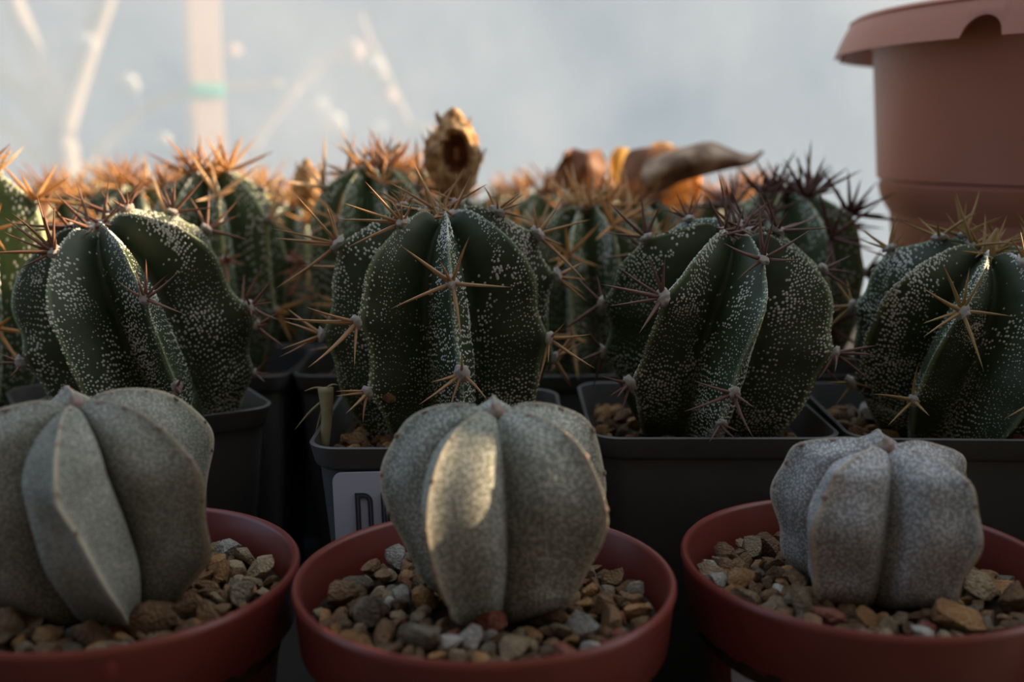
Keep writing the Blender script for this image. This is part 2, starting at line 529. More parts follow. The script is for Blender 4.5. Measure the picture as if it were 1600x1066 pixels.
def gravel(px, py, z, rad, label, n, hole, seed, square=False, rz=0.0, size=(.0024, .0054), weights=ST_W, special=(), group=None, cz=None):
    """Empty with a soil disc and loose stones; special: (x, y, size, material) picked stones in pot coordinates"""
    rs = random.Random(seed)
    t = empty('gravel', (px, py, z), (0, 0, rz))
    tag(t, label, 'gravel', group)
    if square:
        disc = [(a * rad, b * rad) for a, b in SQ1]
    else:
        disc = [(a * rad, b * rad) for a, b in CIRC[::3]]
    m = len(disc)
    vs = [(a, b, -.003) for a, b in disc] + [(a * .97, b * .97, -.012) for a, b in disc]
    fs = [tuple(range(m)), tuple(range(2 * m - 1, m - 1, -1))] + [(j, j + m, (j + 1) % m + m, (j + 1) % m) for j in range(m)]
    link('soil', mesh(vs, fs, False), t, M['soil'])
    placed = []
    def put(x, y, s, mi, dz=0.0):
        o = link('stone', rs.choice(STONES[mi]), t)
        o.location = (x, y, -.0022 + s * 0.35 + dz)
        o.rotation_euler = (rs.uniform(-.7, .7), rs.uniform(-.7, .7), rs.uniform(0, 6.28))
        o.scale = (s, s, s)
        placed.append((x, y, s))
        return o
    for (x, y, s, mi, *lb) in special:
        q = math.hypot(x, y); lim = rad - s * 1.05
        if q > lim: x, y = x * lim / q, y * lim / q
        o = put(x, y, s, mi, .001)
        if lb: o['label'] = lb[0]
    tries = 0
    while len(placed) < n and tries < n * 60:
        tries += 1
        s = size[0] + (size[1] - size[0]) * rs.random() ** 1.5
        if square:
            lim = rad - s * .9
            x, y = rs.uniform(-lim, lim), rs.uniform(-lim, lim)
        else:
            a = rs.uniform(0, 2 * PI); q = (rad - s * .95) * math.sqrt(rs.random())
            x, y = q * math.cos(a), q * math.sin(a)
        if math.hypot(x - hole[0], y - hole[1]) < hole[2]: continue
        k = 0.62 if tries < n * 25 else 0.5
        if any((x - a) ** 2 + (y - b) ** 2 < (k * (s + c)) ** 2 for a, b, c in placed): continue
        put(x, y, s, rs.choices(range(6), weights)[0])
    return t

def pot_xy(pot, px, py, z):
    """pot coordinates of the point at height z seen at a pixel"""
    r = ray(px, py); q = CAM + r * ((z - CAM_H) / r.z)
    return q.x - pot.location.x, q.y - pot.location.y

GZ = .0685
def sp_list(pot, items):
    return [(*pot_xy(pot, a, b, GZ), s, m, *lb) for a, b, s, m, *lb in items]
gravel(*POTM.location[:2], GZ, .0388, 'brown and grey gravel filling the middle red pot', 230, (.0015, .0, .0135), 11,
       special=sp_list(POTM, [(568, 850, .0040, 4, 'white pitted stone'), (525, 868, .0024, 0), (545, 880, .0045, 0), (575, 960, .0060, 1, 'large grey green stone'),
                              (735, 1000, .0044, 4, 'pale cream stone'), (762, 975, .0048, 5, 'smooth red brown pebble'), (905, 982, .0048, 4, 'white wedge of stone'),
                              (875, 985, .0036, 3), (805, 1012, .0042, 3), (665, 940, .0046, 2), (628, 930, .0028, 4), (1015, 918, .0030, 4), (955, 905, .0042, 0), (940, 950, .0044, 0),
                              (660, 1000, .0060, 1), (500, 930, .0050, 0), (600, 905, .0046, 0)]))
gravel(*POTL.location[:2], GZ, .0388, 'brown and ochre gravel filling the left red pot', 230, (-.002, .0, .0150), 12,
       special=sp_list(POTL, [(402, 842, .0042, 4, 'pale angular stone'), (345, 897, .0044, 2, 'orange brown stone'), (75, 993, .0046, 2), (142, 993, .0050, 0), (235, 975, .0058, 0),
                              (330, 835, .0056, 0), (410, 890, .0050, 3), (300, 950, .0050, 0), (420, 860, .0040, 3), (375, 930, .0050, 1)]))
gravel(*POTR.location[:2], GZ, .0388, 'dim brown gravel filling the right red pot', 230, (.003, .0, .0145), 13,
       special=sp_list(POTR, [(1178, 862, .0044, 3), (1100, 890, .0036, 3), (1125, 908, .0034, 4), (1160, 910, .0042, 2), (1250, 945, .0046, 3), (1440, 988, .0036, 4), (1500, 972, .0072, 2, 'long ochre stone'),
                              (1535, 925, .0056, 3), (1580, 945, .0062, 0)]))
BW = [0.36, 0.08, 0.30, 0.18, 0.05, 0.03]
BZ = .0835
gravel(*BP1.location[:2], .0850, .0315, 'brown gravel in the turned black pot at the left', 120, (.016, -.013, .014), 14, True, BP1.rotation_euler.z, weights=BW)
gravel(*BP2.location[:2], .0848, .0312, 'brown gravel with ochre stones standing in for sunlight, in the tagged black pot', 120, (.001, .004, .013), 15, True, 0, weights=[0.3, 0, .6, .1, 0, 0])  # extra ochre stones put warm sunlight into the colour mix
gravel(*BP3.location[:2], BZ, .0315, 'shaded gravel in the black pot right of centre', 110, (.0, .0, .013), 16, True, 0, weights=BW)
gravel(*BP4.location[:2], BZ, .0315, 'shaded gravel in the rightmost black pot', 110, (.0, .0, .013), 17, True, 0, weights=BW)

# ------------------------------------------------------------------ cactus bodies
class Body:
    """ribbed body: crest and valley meridians, straight rib faces with a bulge"""
    def __init__(s, azs, crest, valley, height, radius, bulge, crest_fn=None, az_fn=None, rows=60, ns=9, round_=0.0, bulge_pow=1.0):
        s.n = len(azs); s.azs = azs; s.h = height; s.r = radius; s.bulge = bulge; s.rows = rows; s.ns = ns
        s.c = smooth_line(crest, 201); s.v = smooth_line(valley, 201)
        s.crest_fn = crest_fn or (lambda k, t: (1.0, 0.0)); s.az_fn = az_fn or (lambda k, t: 0.0); s.round = round_; s.bp = bulge_pow
    def _at(s, arr, t):
        u = min(max(t, 0), 1) * 200; i = min(int(u), 199); f = u - i
        return arr[i] * (1 - f) + arr[i + 1] * f
    def crest(s, k, t):
        r, z = s._at(s.c, t); m, dz = s.crest_fn(k, t)
        a = s.azs[k] + s.az_fn(k, t)
        r = max(r, 0) * s.r * m; z = z * s.h + dz
        return Vector((r * math.sin(a), -r * math.cos(a), z))
    def valley(s, k, side, t):
        k2 = (k + side) % s.n
        a0 = s.azs[k] + s.az_fn(k, t); a1 = s.azs[k2] + s.az_fn(k2, t)
        d = (a1 - a0) * side
        while d < 0: d += 2 * PI
        a = a0 + side * d / 2
        r, z = s._at(s.v, t)
        r = max(r, 0) * s.r; z = z * s.h
        return Vector((r * math.sin(a), -r * math.cos(a), z))
    def pt(s, k, side, t, q):
        c = s.crest(k, t); v = s.valley(k, side, t)
        p = c.lerp(v, q)
        b = s.bulge * 4 * (q ** s.bp) * (1 - q ** s.bp) * (c - v).length
        # push perpendicular to the face inside the horizontal plane, away from the rib's centre plane
        a = s.azs[k] + s.az_fn(k, t)
        tang = Vector((math.cos(a), math.sin(a), 0)) * side
        out = Vector((math.sin(a), -math.cos(a), 0.25))
        p += (tang * 0.8 + out * 0.6) * b
        if s.round:
            e = s.round * math.exp(-q / 0.05) * (c - v).length
            p -= out * e
        return p
    def normal(s, k, side, t, q):
        e = 0.01
        a = s.pt(k, side, min(t + e, 1), q) - s.pt(k, side, max(t - e, 0), q)
        b = s.pt(k, side, t, min(q + e, 1)) - s.pt(k, side, t, max(q - e, 0))
        n = b.cross(a) * side
        return n.normalized() if n.length > 0 else Vector((0, 0, 1))
    def crest_normal(s, k, t):
        a = s.crest(k, min(t + .02, 1)) - s.crest(k, max(t - .02, 0))
        az = s.azs[k]
        tang = Vector((math.cos(az), math.sin(az), 0))
        n = tang.cross(a)
        return n.normalized()
    def mesh(s, wob=0.0, seed=0):
        rows, ns = s.rows, s.ns
        vs, fs, cr = [], [], []
        ring = s.n * 2 * ns
        qs = [(i / ns) ** 1.25 for i in range(ns + 1)]
        off = Vector((seed * 3.1, seed * 1.7, 0))
        for i in range(rows + 1):
            t = i / rows
            for k in range(s.n):
                for q in qs[::-1]:            # from the valley at the previous side to the crest
                    if q == 1.0: continue
                    vs.append(s.pt(k, -1, t, q)); cr.append(1 - q)
                for q in qs[1:]:
                    vs.append(s.pt(k, 1, t, q)); cr.append(1 - q)
        if wob:
            for i, v in enumerate(vs):
                d = wob * noise.noise(v * (2.2 / s.r) + off)
                h = Vector((v.x, v.y, 0))
                if h.length > 1e-6: vs[i] = v + h.normalized() * d
        per = len(vs) // (rows + 1)
        for i in range(rows):
            for j in range(per):
                k = (j + 1) % per
                fs.append((i * per + j, i * per + k, (i + 1) * per + k, (i + 1) * per + j))
        fs.append(tuple(range(per - 1, -1, -1)))
        me = mesh(vs, fs, True)
        at = me.attributes.new('crest', 'FLOAT', 'POINT')
        at.data.foreach_set('value', cr)
        return me

ORN_C = [(.46, 0), (.64, .09), (.82, .21), (.95, .35), (1.0, .50), (1.0, .65), (.965, .78), (.80, .885), (.53, .96), (.26, 1.0), (.06, .955), (0, .94)]
ORN_V = [(.32, 0), (.40, .10), (.44, .24), (.445, .40), (.43, .55), (.39, .69), (.32, .80), (.22, .875), (.12, .915), (.03, .93), (0, .935)]

def fleck_mesh(B, seed, rows=86, cols=20, size=.00030, stretch=1.25, crest_dots=True):
    rs = random.Random(seed)
    vs, fs = [], []
    def dome(p, n, d, r):
        d = (d - n * d.dot(n)).normalized(); e = n.cross(d)
        i0 = len(vs)
        for j in range(6):
            a = PI / 3 * j
            vs.append(p + d * (math.cos(a) * r * stretch) + e * (math.sin(a) * r) - n * r * 0.25)
        vs.append(p + n * r * 0.55)
        for j in range(6): fs.append((i0 + j, i0 + (j + 1) % 6, i0 + 6))
    for k in range(B.n):
        for side in (-1, 1):
            fo = Vector((rs.random() * 90, rs.random() * 90, rs.random() * 90))
            for j in range(rows + 14):
                t0 = 0.03 + j / rows
                u = noise.noise(Vector((j * .07, 0, 0)) + fo)
                for i in range(cols):
                    q = (i + 0.5 + rs.uniform(-.26, .26)) / cols
                    t = t0 - .20 * q - .035 * math.sin(q * 5 + u * 3) + rs.uniform(-.004, .004)
                    if t < .02 or t > .97: continue
                    tmax = .87 - .43 * q ** 1.1 + .12 * noise.noise(Vector((t * 6, q * 3, 0)) + fo)
                    p = min(max((tmax - t) / .10, 0.015), 0.95)
                    gap = noise.noise(Vector((t * 9 + q * 2.0, q * 4, 5)) + fo)
                    if t > .35 and gap < -.16 + .2 * (.5 - t): p *= .30
                    if rs.random() > p: continue
                    P = B.pt(k, side, t, q); n = B.normal(k, side, t, q)
                    d = B.pt(k, side, t - .02, min(q + .1, 1)) - P
                    dome(P, n, d, size * rs.uniform(.75, 1.3) * (0.72 + .45 * min(t / .5, 1)))
            if crest_dots:
                t = .03
                while t < .985:
                    P = B.pt(k, side, t, .035); n = B.normal(k, side, t, .06)
                    d = B.pt(k, side, t + .01, .035) - P
                    if d.length > 1e-7: dome(P, n, d, size * .78)
                    t += .0135
    me = mesh(vs, fs, True)
    me.materials.append(M['fleck'])
    return me

def spine_mesh(mat, bend, flat=1.0):
    vs, fs = [], []
    S, R = 6, 7
    for i in range(R):
        u = i / (R - 1)
        r = (1 - u) ** 0.75 * (1 if i else .85) + .03
        for j in range(S):
            a = 2 * PI * j / S
            vs.append((r * math.cos(a) + bend * u * u, r * math.sin(a) * flat, u))
    for i in range(R - 1):
        for j in range(S):
            k = (j + 1) % S
            fs.append((i * S + j, i * S + k, (i + 1) * S + k, (i + 1) * S + j))
    fs.append(tuple((R - 1) * S + j for j in range(S)))
    me = mesh(vs, fs, True); me.materials.append(mat)
    return me
SPINES = {k: [spine_mesh(M[k], b) for b in (-3.0, -1.2, 0, 1.5, 3.2)] for k in ('sp_amber', 'sp_brown', 'sp_dark', 'sp_yellow')}

def wool_mesh(seed, mat):
    bm = bmesh.new()
    bmesh.ops.create_icosphere(bm, subdivisions=3, radius=1)
    o = Vector((seed * 7.7, 0, 0))
    for v in bm.verts:
        d = 1 + .30 * noise.noise(v.co * 2.2 + o) + .22 * noise.noise(v.co * 6 + o)
        v.co *= d; v.co.z *= .62
    me = from_bm(bm, True); me.materials.append(mat)
    return me
WOOL = [wool_mesh(i, M['wool']) for i in range(4)]
NUB = [wool_mesh(i + 9, M['nub']) for i in range(3)]

def areole(root, p, n, mi, r=.0016):
    o = link('areole', WOOL[mi % 4], root)
    o.location = p + n * r * .15
    o.rotation_mode = 'QUATERNION'
    o.rotation_quaternion = n.to_track_quat('Z', 'Y')
    o.scale = (r, r * 1.15, r)
    return o

def add_spine(ar, root, p, vec, kind, rs, w=.00062):
    L = vec.length
    o = link('spine', rs.choice(SPINES[kind]), ar)
    w = w * rs.uniform(.85, 1.15) * (0.75 + 0.25 * min(L / .015, 1.3))
    m = Matrix.Translation(p) @ vec.to_track_quat('Z', 'Y').to_matrix().to_4x4() @ Matrix.Rotation(rs.uniform(0, 6.28), 4, 'Z') @ Matrix.Diagonal((w, w, L, 1))
    # areoles are unscaled-rotated children: express the spine in the areole's own space
    am = Matrix.LocRotScale(ar.location, ar.rotation_quaternion, ar.scale)
    o.matrix_parent_inverse = am.inverted()
    o.matrix_basis = m
    return o

def snap(B, Mw, px, py, back=False, used=()):
    best = None
    for k in range(B.n):
        for i in range(4, 99):
            t = i / 100
            p = Mw @ B.crest(k, t)
            x, y, d = project(p)
            e = (x - px) ** 2 + (y - py) ** 2
            n = Mw.to_3x3() @ B.crest_normal(k, t)
            f = n.dot((CAM - p).normalized())
            if not back and f < -.30: e += 1e5 * (-.30 - f) + 2000
            if back and f > 0.15: e += 6e3 * (f - .15)
            if any(k == k2 and abs(t - t2) < .09 for k2, t2 in used): e += 3000
            if best is None or e < best[0]: best = (e, k, t)
    return best[1], best[2]

def star_cactus(name, label, loc, rot, azs, height, radius, spec, kind, seed, apex=None, valley=None, crest=None, extra_kind=None, wool=.0020, twist=0.0):
    rs = random.Random(seed)
    root = empty(name, loc, rot)
    tag(root, label, 'cactus', 'spiny speckled star cacti')
    Mw = Matrix.LocRotScale(Vector(loc), root.rotation_euler, None)
    A = [math.radians(a) for a in azs]
    B0 = Body(A, crest or ORN_C, valley or ORN_V, height, radius, .06, az_fn=lambda k, t: twist * max(0, .6 - t))
    sites = []
    for (x, y, tips, *fl) in spec:
        k, t = snap(B0, Mw, x, y, bool(fl and fl[0] == 'back'), [(a, b) for a, b, *_ in sites])
        sites.append((k, t, (x, y), tips, fl[0] if fl else ''))
    have = {}
    for k, t, *_ in sites: have.setdefault(k, []).append(t)
    auto = []
    for k in range(B0.n):
        facing = math.cos(A[k])
        if facing > .15: continue
        for t in (.30, .52, .74, .89):
            t += rs.uniform(-.03, .03)
            if all(abs(t - u) > .12 for u in have.get(k, [])):
                auto.append((k, t)); 
    bumps = {k: [] for k in range(B0.n)}
    for k, t, *_ in sites: bumps[k].append(t)
    for k, t in auto: bumps[k].append(t)
    ph = [rs.uniform(0, 6) for _ in A]
    def crest_fn(k, t):
        b = sum(math.exp(-((t - u) / .045) ** 2) for u in bumps[k])
        b2 = sum(math.exp(-((t - u) / .10) ** 2) for u in bumps[k])
        fade = min(1, (1 - t) / .25)
        return 1 + fade * (.095 * b - .055 * min(b2, 1.2) + .018 * math.sin(9 * t + ph[k])), 0.0
    def az_fn(k, t):
        return .075 * math.sin(5.5 * t + ph[k]) * min(1, (1 - t) / .3) + twist * max(0, .6 - t)
    B = Body(A, crest or ORN_C, valley or ORN_V, height, radius, .07, crest_fn, az_fn, rows=64, ns=9, round_=.02, bulge_pow=1.3)
    link('body', B.mesh(.0005, seed), root, M['skin'])
    fl = link('flecks', fleck_mesh(B, seed), root)
    fl['kind'] = 'stuff'
    inv = Mw.inverted(); inv3 = inv.to_3x3()
    for k, t, (x, y), tips, flag in sites:
        p = B.crest(k, t); n = B.crest_normal(k, t)
        ar = areole(root, p, n, rs.randrange(4), wool * rs.uniform(.85, 1.15) * (.75 if flag == 'small' else 1))
        pw = Mw @ p; nw = Mw.to_3x3() @ n
        d = project(pw)[2]
        for (tx, ty) in tips:
            v2 = RIGHT * ((tx - x) * d / F) + UP * ((y - ty) * d / F)
            L = v2.length
            want = max(L, .007)
            dep = nw.dot(FWD) * .55 * want + rs.uniform(-.12, .12) * L
            if L < want: dep -= math.sqrt(want ** 2 - L ** 2) * (1 if nw.dot(FWD) < 0.2 else -1)
            vw = v2 + FWD * dep
            add_spine(ar, root, p, inv3 @ vw, kind if flag != 'alt' else extra_kind, rs)
    for k, t in auto:
        p = B.crest(k, t); n = B.crest_normal(k, t)
        ar = areole(root, p, n, rs.randrange(4), wool * rs.uniform(.8, 1.1))
        tng = Vector((0, 0, 1)).cross(n).normalized(); up = n.cross(tng)
        m = rs.randrange(5, 8)
        for j in range(m):
            a = 2 * PI * j / m + rs.uniform(-.3, .3)
            v = (n * rs.uniform(.35, .8) + tng * math.cos(a) + up * math.sin(a)).normalized() * rs.uniform(.009, .017)
            add_spine(ar, root, p, v, kind, rs)
    top = B.pt(0, 1, 1, 0)
    if apex:
        x, y, tips, akind = apex
        p = top + Vector((0, 0, -.001))
        ar = areole(root, p, Vector((0, 0, 1)), 1, .0022)
        d = project(Mw @ p)[2]
        x, y = project(Mw @ p)[:2]
        for (tx, ty) in tips:
            vw = RIGHT * (tx * d / F) + UP * (-ty * d / F) + FWD * rs.uniform(-.002, .003)
            add_spine(ar, root, p, inv3 @ vw, akind, rs, .0006)
    return root, B, Mw

def crop(ox, oy, s, items):
    """areoles and tips read off an enlarged crop of the photograph"""
    out = []
    for (a, tips, *fl) in items:
        out.append((ox + s * a[0], oy + s * a[1], [(ox + s * x, oy + s * y) for x, y in tips], *fl))
    return out

def azring(n, phase): return [phase + 360 * i / n for i in range(n)]

Zb = .0775
A2 = crop(420, 180, .469, [
    ((215, 405), [(70, 235), (180, 285), (196, 285), (0, 350), (10, 395), (105, 425), (25, 570)]),
    ((437, 345), [(320, 215), (250, 290), (232, 328), (415, 262), (441, 280), (490, 270), (262, 425), (475, 357)]),
    ((615, 270), [(525, 220), (548, 225), (605, 165), (614, 195), (660, 195), (685, 200)]),
    ((650, 560), [(493, 445), (612, 485), (705, 405), (460, 635), (850, 577), (700, 745)]),
    ((305, 685), [(145, 650), (78, 692), (187, 850), (300, 838)]),
    ((183, 725), [(55, 672), (60, 640), (50, 775), (45, 803)]),
    ((605, 850), [(617, 780), (520, 885), (485, 955), (565, 965), (710, 925)]),
    ((885, 400), [(870, 285), (885, 340), (990, 265), (1066, 345), (1066, 560), (970, 440)]),
    ((785, 250), [(745, 160), (790, 205), (830, 195), (855, 175), (875, 190), (870, 215), (905, 265)], 'back'),
    ((960, 540), [(975, 440), (1060, 490), (1066, 555), (1060, 600), (1066, 625)]),
    ((885, 745), [(940, 697), (1025, 740), (1025, 850), (850, 905), (880, 825)]),
    ((420, 240), [(315, 190), (345, 170), (400, 185), (415, 175), (455, 165), (480, 180), (500, 260)], 'back'),
    ((335, 920), [(240, 905), (235, 930), (290, 980), (312, 1010)]),
])
CA2 = star_cactus('speckled_cactus', 'upright dark green star cactus with amber spines and white flecks, behind the sunlit grey cactus',
    (-.0200, .3125, Zb), (math.radians(5), 0, 0), azring(8, 12), .0745, .0338, A2, 'sp_amber', 21,
    apex=(683, 316, [(-30, -38), (-22, -50), (-8, -62), (5, -52), (14, -42), (-15, -30), (2, -36)], 'sp_yellow'))

A1 = crop(0, 200, .4503, [
    ((215, 440), [(75, 340), (60, 395), (20, 440), (110, 295), (175, 250), (190, 300), (235, 275), (265, 380), (115, 500)]),
    ((608, 260), [(570, 165), (605, 170), (622, 130), (733, 125), (690, 180), (755, 235), (540, 180)]),
    ((590, 550), [(505, 508), (580, 470), (617, 425), (665, 462), (745, 480), (752, 605)]),
    ((865, 630), [(955, 530), (965, 600), (870, 585), (960, 690), (890, 680)]),
    ((680, 865), [(735, 835), (730, 885), (650, 985)], 'small'),
    ((815, 850), [(870, 795), (890, 862), (860, 880)], 'small'),
    ((780, 320), [(725, 195), (790, 180), (895, 220), (885, 265), (935, 348)]),
    ((440, 275), [(415, 195), (465, 210), (485, 205), (400, 250)], 'back'),
    ((105, 800), [(0, 795), (20, 760), (110, 860)]),
    ((855, 700), [(950, 780), (920, 705), (940, 650)], 'small'),
])
CA1 = star_cactus('speckled_cactus', 'left-leaning dark green star cactus with white flecks in the turned black pot',
    (-.1010, .3215, Zb), (math.radians(9), math.radians(-15), 0), azring(7, 27), .0735, .0325, A1, 'sp_brown', 22, twist=.25,
    apex=(171, 344, [(-20, -14), (-14, -20), (-4, -28), (8, -20), (16, -16), (0, -16)], 'sp_brown'))

A3 = crop(860, 180, .488, [
    ((320, 555), [(115, 517), (175, 470), (280, 410), (310, 430), (130, 590), (235, 670)]),
    ((455, 340), [(380, 290), (415, 250), (395, 300), (462, 255), (503, 255)], 'back'),
    ((645, 470), [(500, 447), (610, 290), (655, 335), (785, 388), (750, 485), (555, 525)]),
    ((850, 490), [(960, 490), (960, 565), (950, 440), (880, 430)], 'back'),
    ((835, 740), [(960, 715), (960, 740), (955, 835), (780, 830), (825, 790)]),
    ((515, 855), [(375, 820), (355, 915), (545, 1000), (560, 895)]),
    ((245, 865), [(140, 845), (175, 905), (205, 980), (190, 900)]),
    ((655, 970), [(605, 1025), (665, 1020), (685, 990)], 'small'),
    ((130, 600), [(10, 670), (30, 500), (120, 500), (0, 690)]),
    ((290, 340), [(330, 225), (270, 190), (165, 240), (150, 325)], 'back'),
])
CA3 = star_cactus('speckled_cactus', 'shaded dark green star cactus with thin brown spines, second from the right',
    (.0560, .3205, Zb), (math.radians(10), math.radians(7), 0), azring(7, 10), .0700, .0330, A3, 'sp_dark', 23, twist=-.35,
    apex=(1153, 373, [(-18, -40), (4, -70), (14, -62), (46, -72), (-26, -20)], 'sp_dark'))

A4 = crop(1200, 200, .469, [
    ((590, 580), [(505, 415), (595, 440), (640, 440), (415, 520), (425, 620), (425, 660), (735, 592), (628, 775)]),
    ((400, 370), [(285, 295), (295, 345), (410, 250), (435, 265), (445, 310)]),
    ((650, 370), [(510, 325), (635, 235), (660, 250), (735, 220), (770, 290), (775, 320), (590, 290)], 'back'),
    ((840, 460), [(795, 375), (812, 365), (835, 400), (900, 430), (880, 520)]),
    ((295, 590), [(240, 480), (280, 490), (165, 595), (230, 590), (160, 715), (220, 610)]),
    ((805, 850), [(740, 800), (850, 790), (665, 920), (853, 935), (853, 860)]),
    ((455, 890), [(300, 855), (350, 970), (470, 935), (435, 770)]),
    ((290, 855), [(200, 857), (240, 935), (350, 870)]),
])
CA4 = star_cactus('speckled_cactus', 'dark green star cactus with yellow spines and bud, in front of the terracotta planter',
    (.1310, .3180, Zb), (math.radians(8), math.radians(6), 0), azring(8, -28), .0640, .0335, A4, 'sp_yellow', 24, twist=-.5)
bud = tube_mesh([(0, 0, 0), (.0006, 0, .003), (.0002, 0, .0065), (.0008, 0, .011)], [.0022, .0026, .0018, .0004], 8, 12)
o = link('flower_bud', bud, CA4[0], M['sp_yellow'])
o.location = (0, 0, .058)

# ------------------------------------------------------------------ grey felted cacti
GC = [(.30, 0), (.52, .10), (.76, .22), (.93, .38), (1.0, .56), (.96, .74), (.80, .89), (.52, .975), (.24, 1.0), (.06, .965), (0, .955)]
GV = [(.20, 0), (.30, .10), (.36, .22), (.39, .38), (.38, .56), (.33, .72), (.25, .84), (.16, .90), (.08, .935), (.02, .945), (0, .95)]
def grey_cactus(label, loc, rot, azs, h, r, mat, seed, scallop=.02, bulge=.22, tip=True, crestprof=GC, rib_scale=None, az_amp=.05, wob=.0007, twist=0.0):
    rs = random.Random(seed)
    root = empty('grey_cactus', loc, rot)
    tag(root, label, 'cactus', 'grey felted spineless cacti')
    A = [math.radians(a) for a in azs]
    ph = [rs.uniform(0, 6) for _ in A]
    rsx = rib_scale or [1] * len(A)
    def crest_fn(k, t):
        return rsx[k] * (1 + scallop * math.sin(26 * t + ph[k]) * min(1, (1 - t) / .2)), 0
    def az_fn(k, t):
        return az_amp * math.sin(4 * t + ph[k]) * min(1, (1 - t) / .3) + twist * max(0, .5 - t) * (1 if k == 0 else .35)
    B = Body(A, crestprof, GV, h, r, bulge, crest_fn, az_fn, rows=70, ns=14, round_=.015, bulge_pow=1.9)
    link('body', B.mesh(wob, seed), root, mat)
    for k in range(B.n):
        for t in (.42, .53, .63, .72, .80, .87, .93):
            t += rs.uniform(-.015, .015)
            p = B.crest(k, t); n = B.crest_normal(k, t)
            o = link('areole', NUB[rs.randrange(3)], root)
            o.location = p - n * .0006
            o.rotation_mode = 'QUATERNION'; o.rotation_quaternion = n.to_track_quat('Z', 'Y')
            s = rs.uniform(.0005, .0009)
            o.scale = (s, s, s * .9)
    if tip:
        o = link('growing_tip', NUB[0], root)
        o.location = (0, 0, h * .955); o.scale = (.0019, .0019, .0042)
        tag(o, 'pinkish woolly growing tip')
    return root, B
GC2 = [(.34, 0), (.56, .07), (.70, .14), (.72, .19), (.80, .26), (.94, .40), (1.0, .56), (.96, .74), (.80, .89), (.52, .975), (.24, 1.0), (.06, .965), (0, .955)]
GC3 = [(.55, 0), (.76, .07), (.90, .18), (.97, .34), (1.0, .54), (.97, .72), (.84, .88), (.55, .97), (.25, 1.0), (.06, .965), (0, .955)]
GC4 = [(.50, 0), (.68, .08), (.84, .20), (.95, .36), (1.0, .56), (.96, .74), (.80, .89), (.52, .975), (.24, 1.0), (.06, .965), (0, .955)]
GBZ = .0660
grey_cactus('plump grey cactus with a patch of sunlight on one rib, in the middle red pot', (-.0035, .2265, GBZ), (math.radians(2), 0, 0),
            [-33, 58, 114, 182, -106], .0480, .0270, M['felt_mid'], 31, .016, .22, crestprof=GC2)
grey_cactus('green-grey cactus with a leaning front rib, in the left red pot', (-.0930, .2285, GBZ), (math.radians(4), math.radians(-1), 0),
            [10, 72, 130, -152, -74], .0500, .0300, M['felt_left'], 32, .028, .22, crestprof=GC4, twist=1.1)
grey_cactus('pale grey cactus with a wrinkled left rib, in the right red pot', (.0833, .2365, GBZ), (math.radians(3), math.radians(2), 0),
            [-50, 44, 104, 172, -114], .0372, .0241, M['felt_right'], 33, .026, .27, crestprof=GC3, wob=.0012)

# unseen potted cacti added at the right to shade the front row
BP5 = black_pot(.2000, .2470, math.radians(-3), 'unseen square black pot holding the added shade-casting cactus')
star_cactus('speckled_cactus', 'unseen dark green star cactus added beyond the right edge to cast shade',
    (.2000, .2475, Zb), (0, 0, 0), azring(8, 4), .0680, .0335, [], 'sp_amber', 25)
col = empty('added_shade_cactus', (.3600, .3260, 0))  # unseen, added to keep the sun off the left grey cactus
tag(col, 'unseen tall slender columnar cactus in a small pot, added to block sun', 'cactus')
link('pot', shell(CIRC[::3], [(.021, 0), (.0215, .001), (.0265, .050), (.0275, .0505), (.028, .058), (.0268, .0585), (.0255, .05), (.021, .004)]), col, M['red'])
CB = Body([math.radians(a) for a in azring(9, 0)], [(.85, 0), (.95, .1), (1, .4), (1, .8), (.85, .93), (.4, .99), (0, 1)], [(.7, 0), (.78, .1), (.8, .4), (.8, .8), (.66, .92), (.3, .965), (0, .97)], 0.235, .0220, .15, rows=40, ns=4)
o = link('body', CB.mesh(.0003, 77), col, M['skin_far']); o.location = (0, 0, .050)

# ------------------------------------------------------------------ cacti, pots and litter behind
def cluster_mesh(seed, mat, n=6, L=(.55, 1.1)):
    rs = random.Random(seed)
    vs, fs = [], []
    for j in range(n):
        a = 2 * PI * j / n + rs.uniform(-.3, .3)
        el = rs.uniform(.25, 1.1)
        d = Vector((math.cos(a) * math.cos(el), math.sin(a) * math.cos(el), math.sin(el)))
        l = rs.uniform(*L)
        q = d.to_track_quat('Z', 'Y')
        i0 = len(vs)
        for (u, r) in ((0, .040), (.35, .036), (.75, .020), (1.0, .002)):
            for m in range(5):
                b = 2 * PI * m / 5
                vs.append(q @ Vector((r * math.cos(b), r * math.sin(b), u * l)))
        for i in range(3):
            for m in range(5):
                k = (m + 1) % 5
                fs.append((i0 + i * 5 + m, i0 + i * 5 + k, i0 + i * 5 + 5 + k, i0 + i * 5 + 5 + m))
    me = mesh(vs, fs, True); me.materials.append(mat)
    return me
CL_SUN_TONE = [cluster_mesh(i, M[('sp_far', 'sp_far', 'sp_far_pale', 'sp_far_rust', 'sp_far')[i]], 5 + i % 2) for i in range(5)]
CL_DARK = [cluster_mesh(i + 40, M['sp_far_dark'], 8) for i in range(4)]

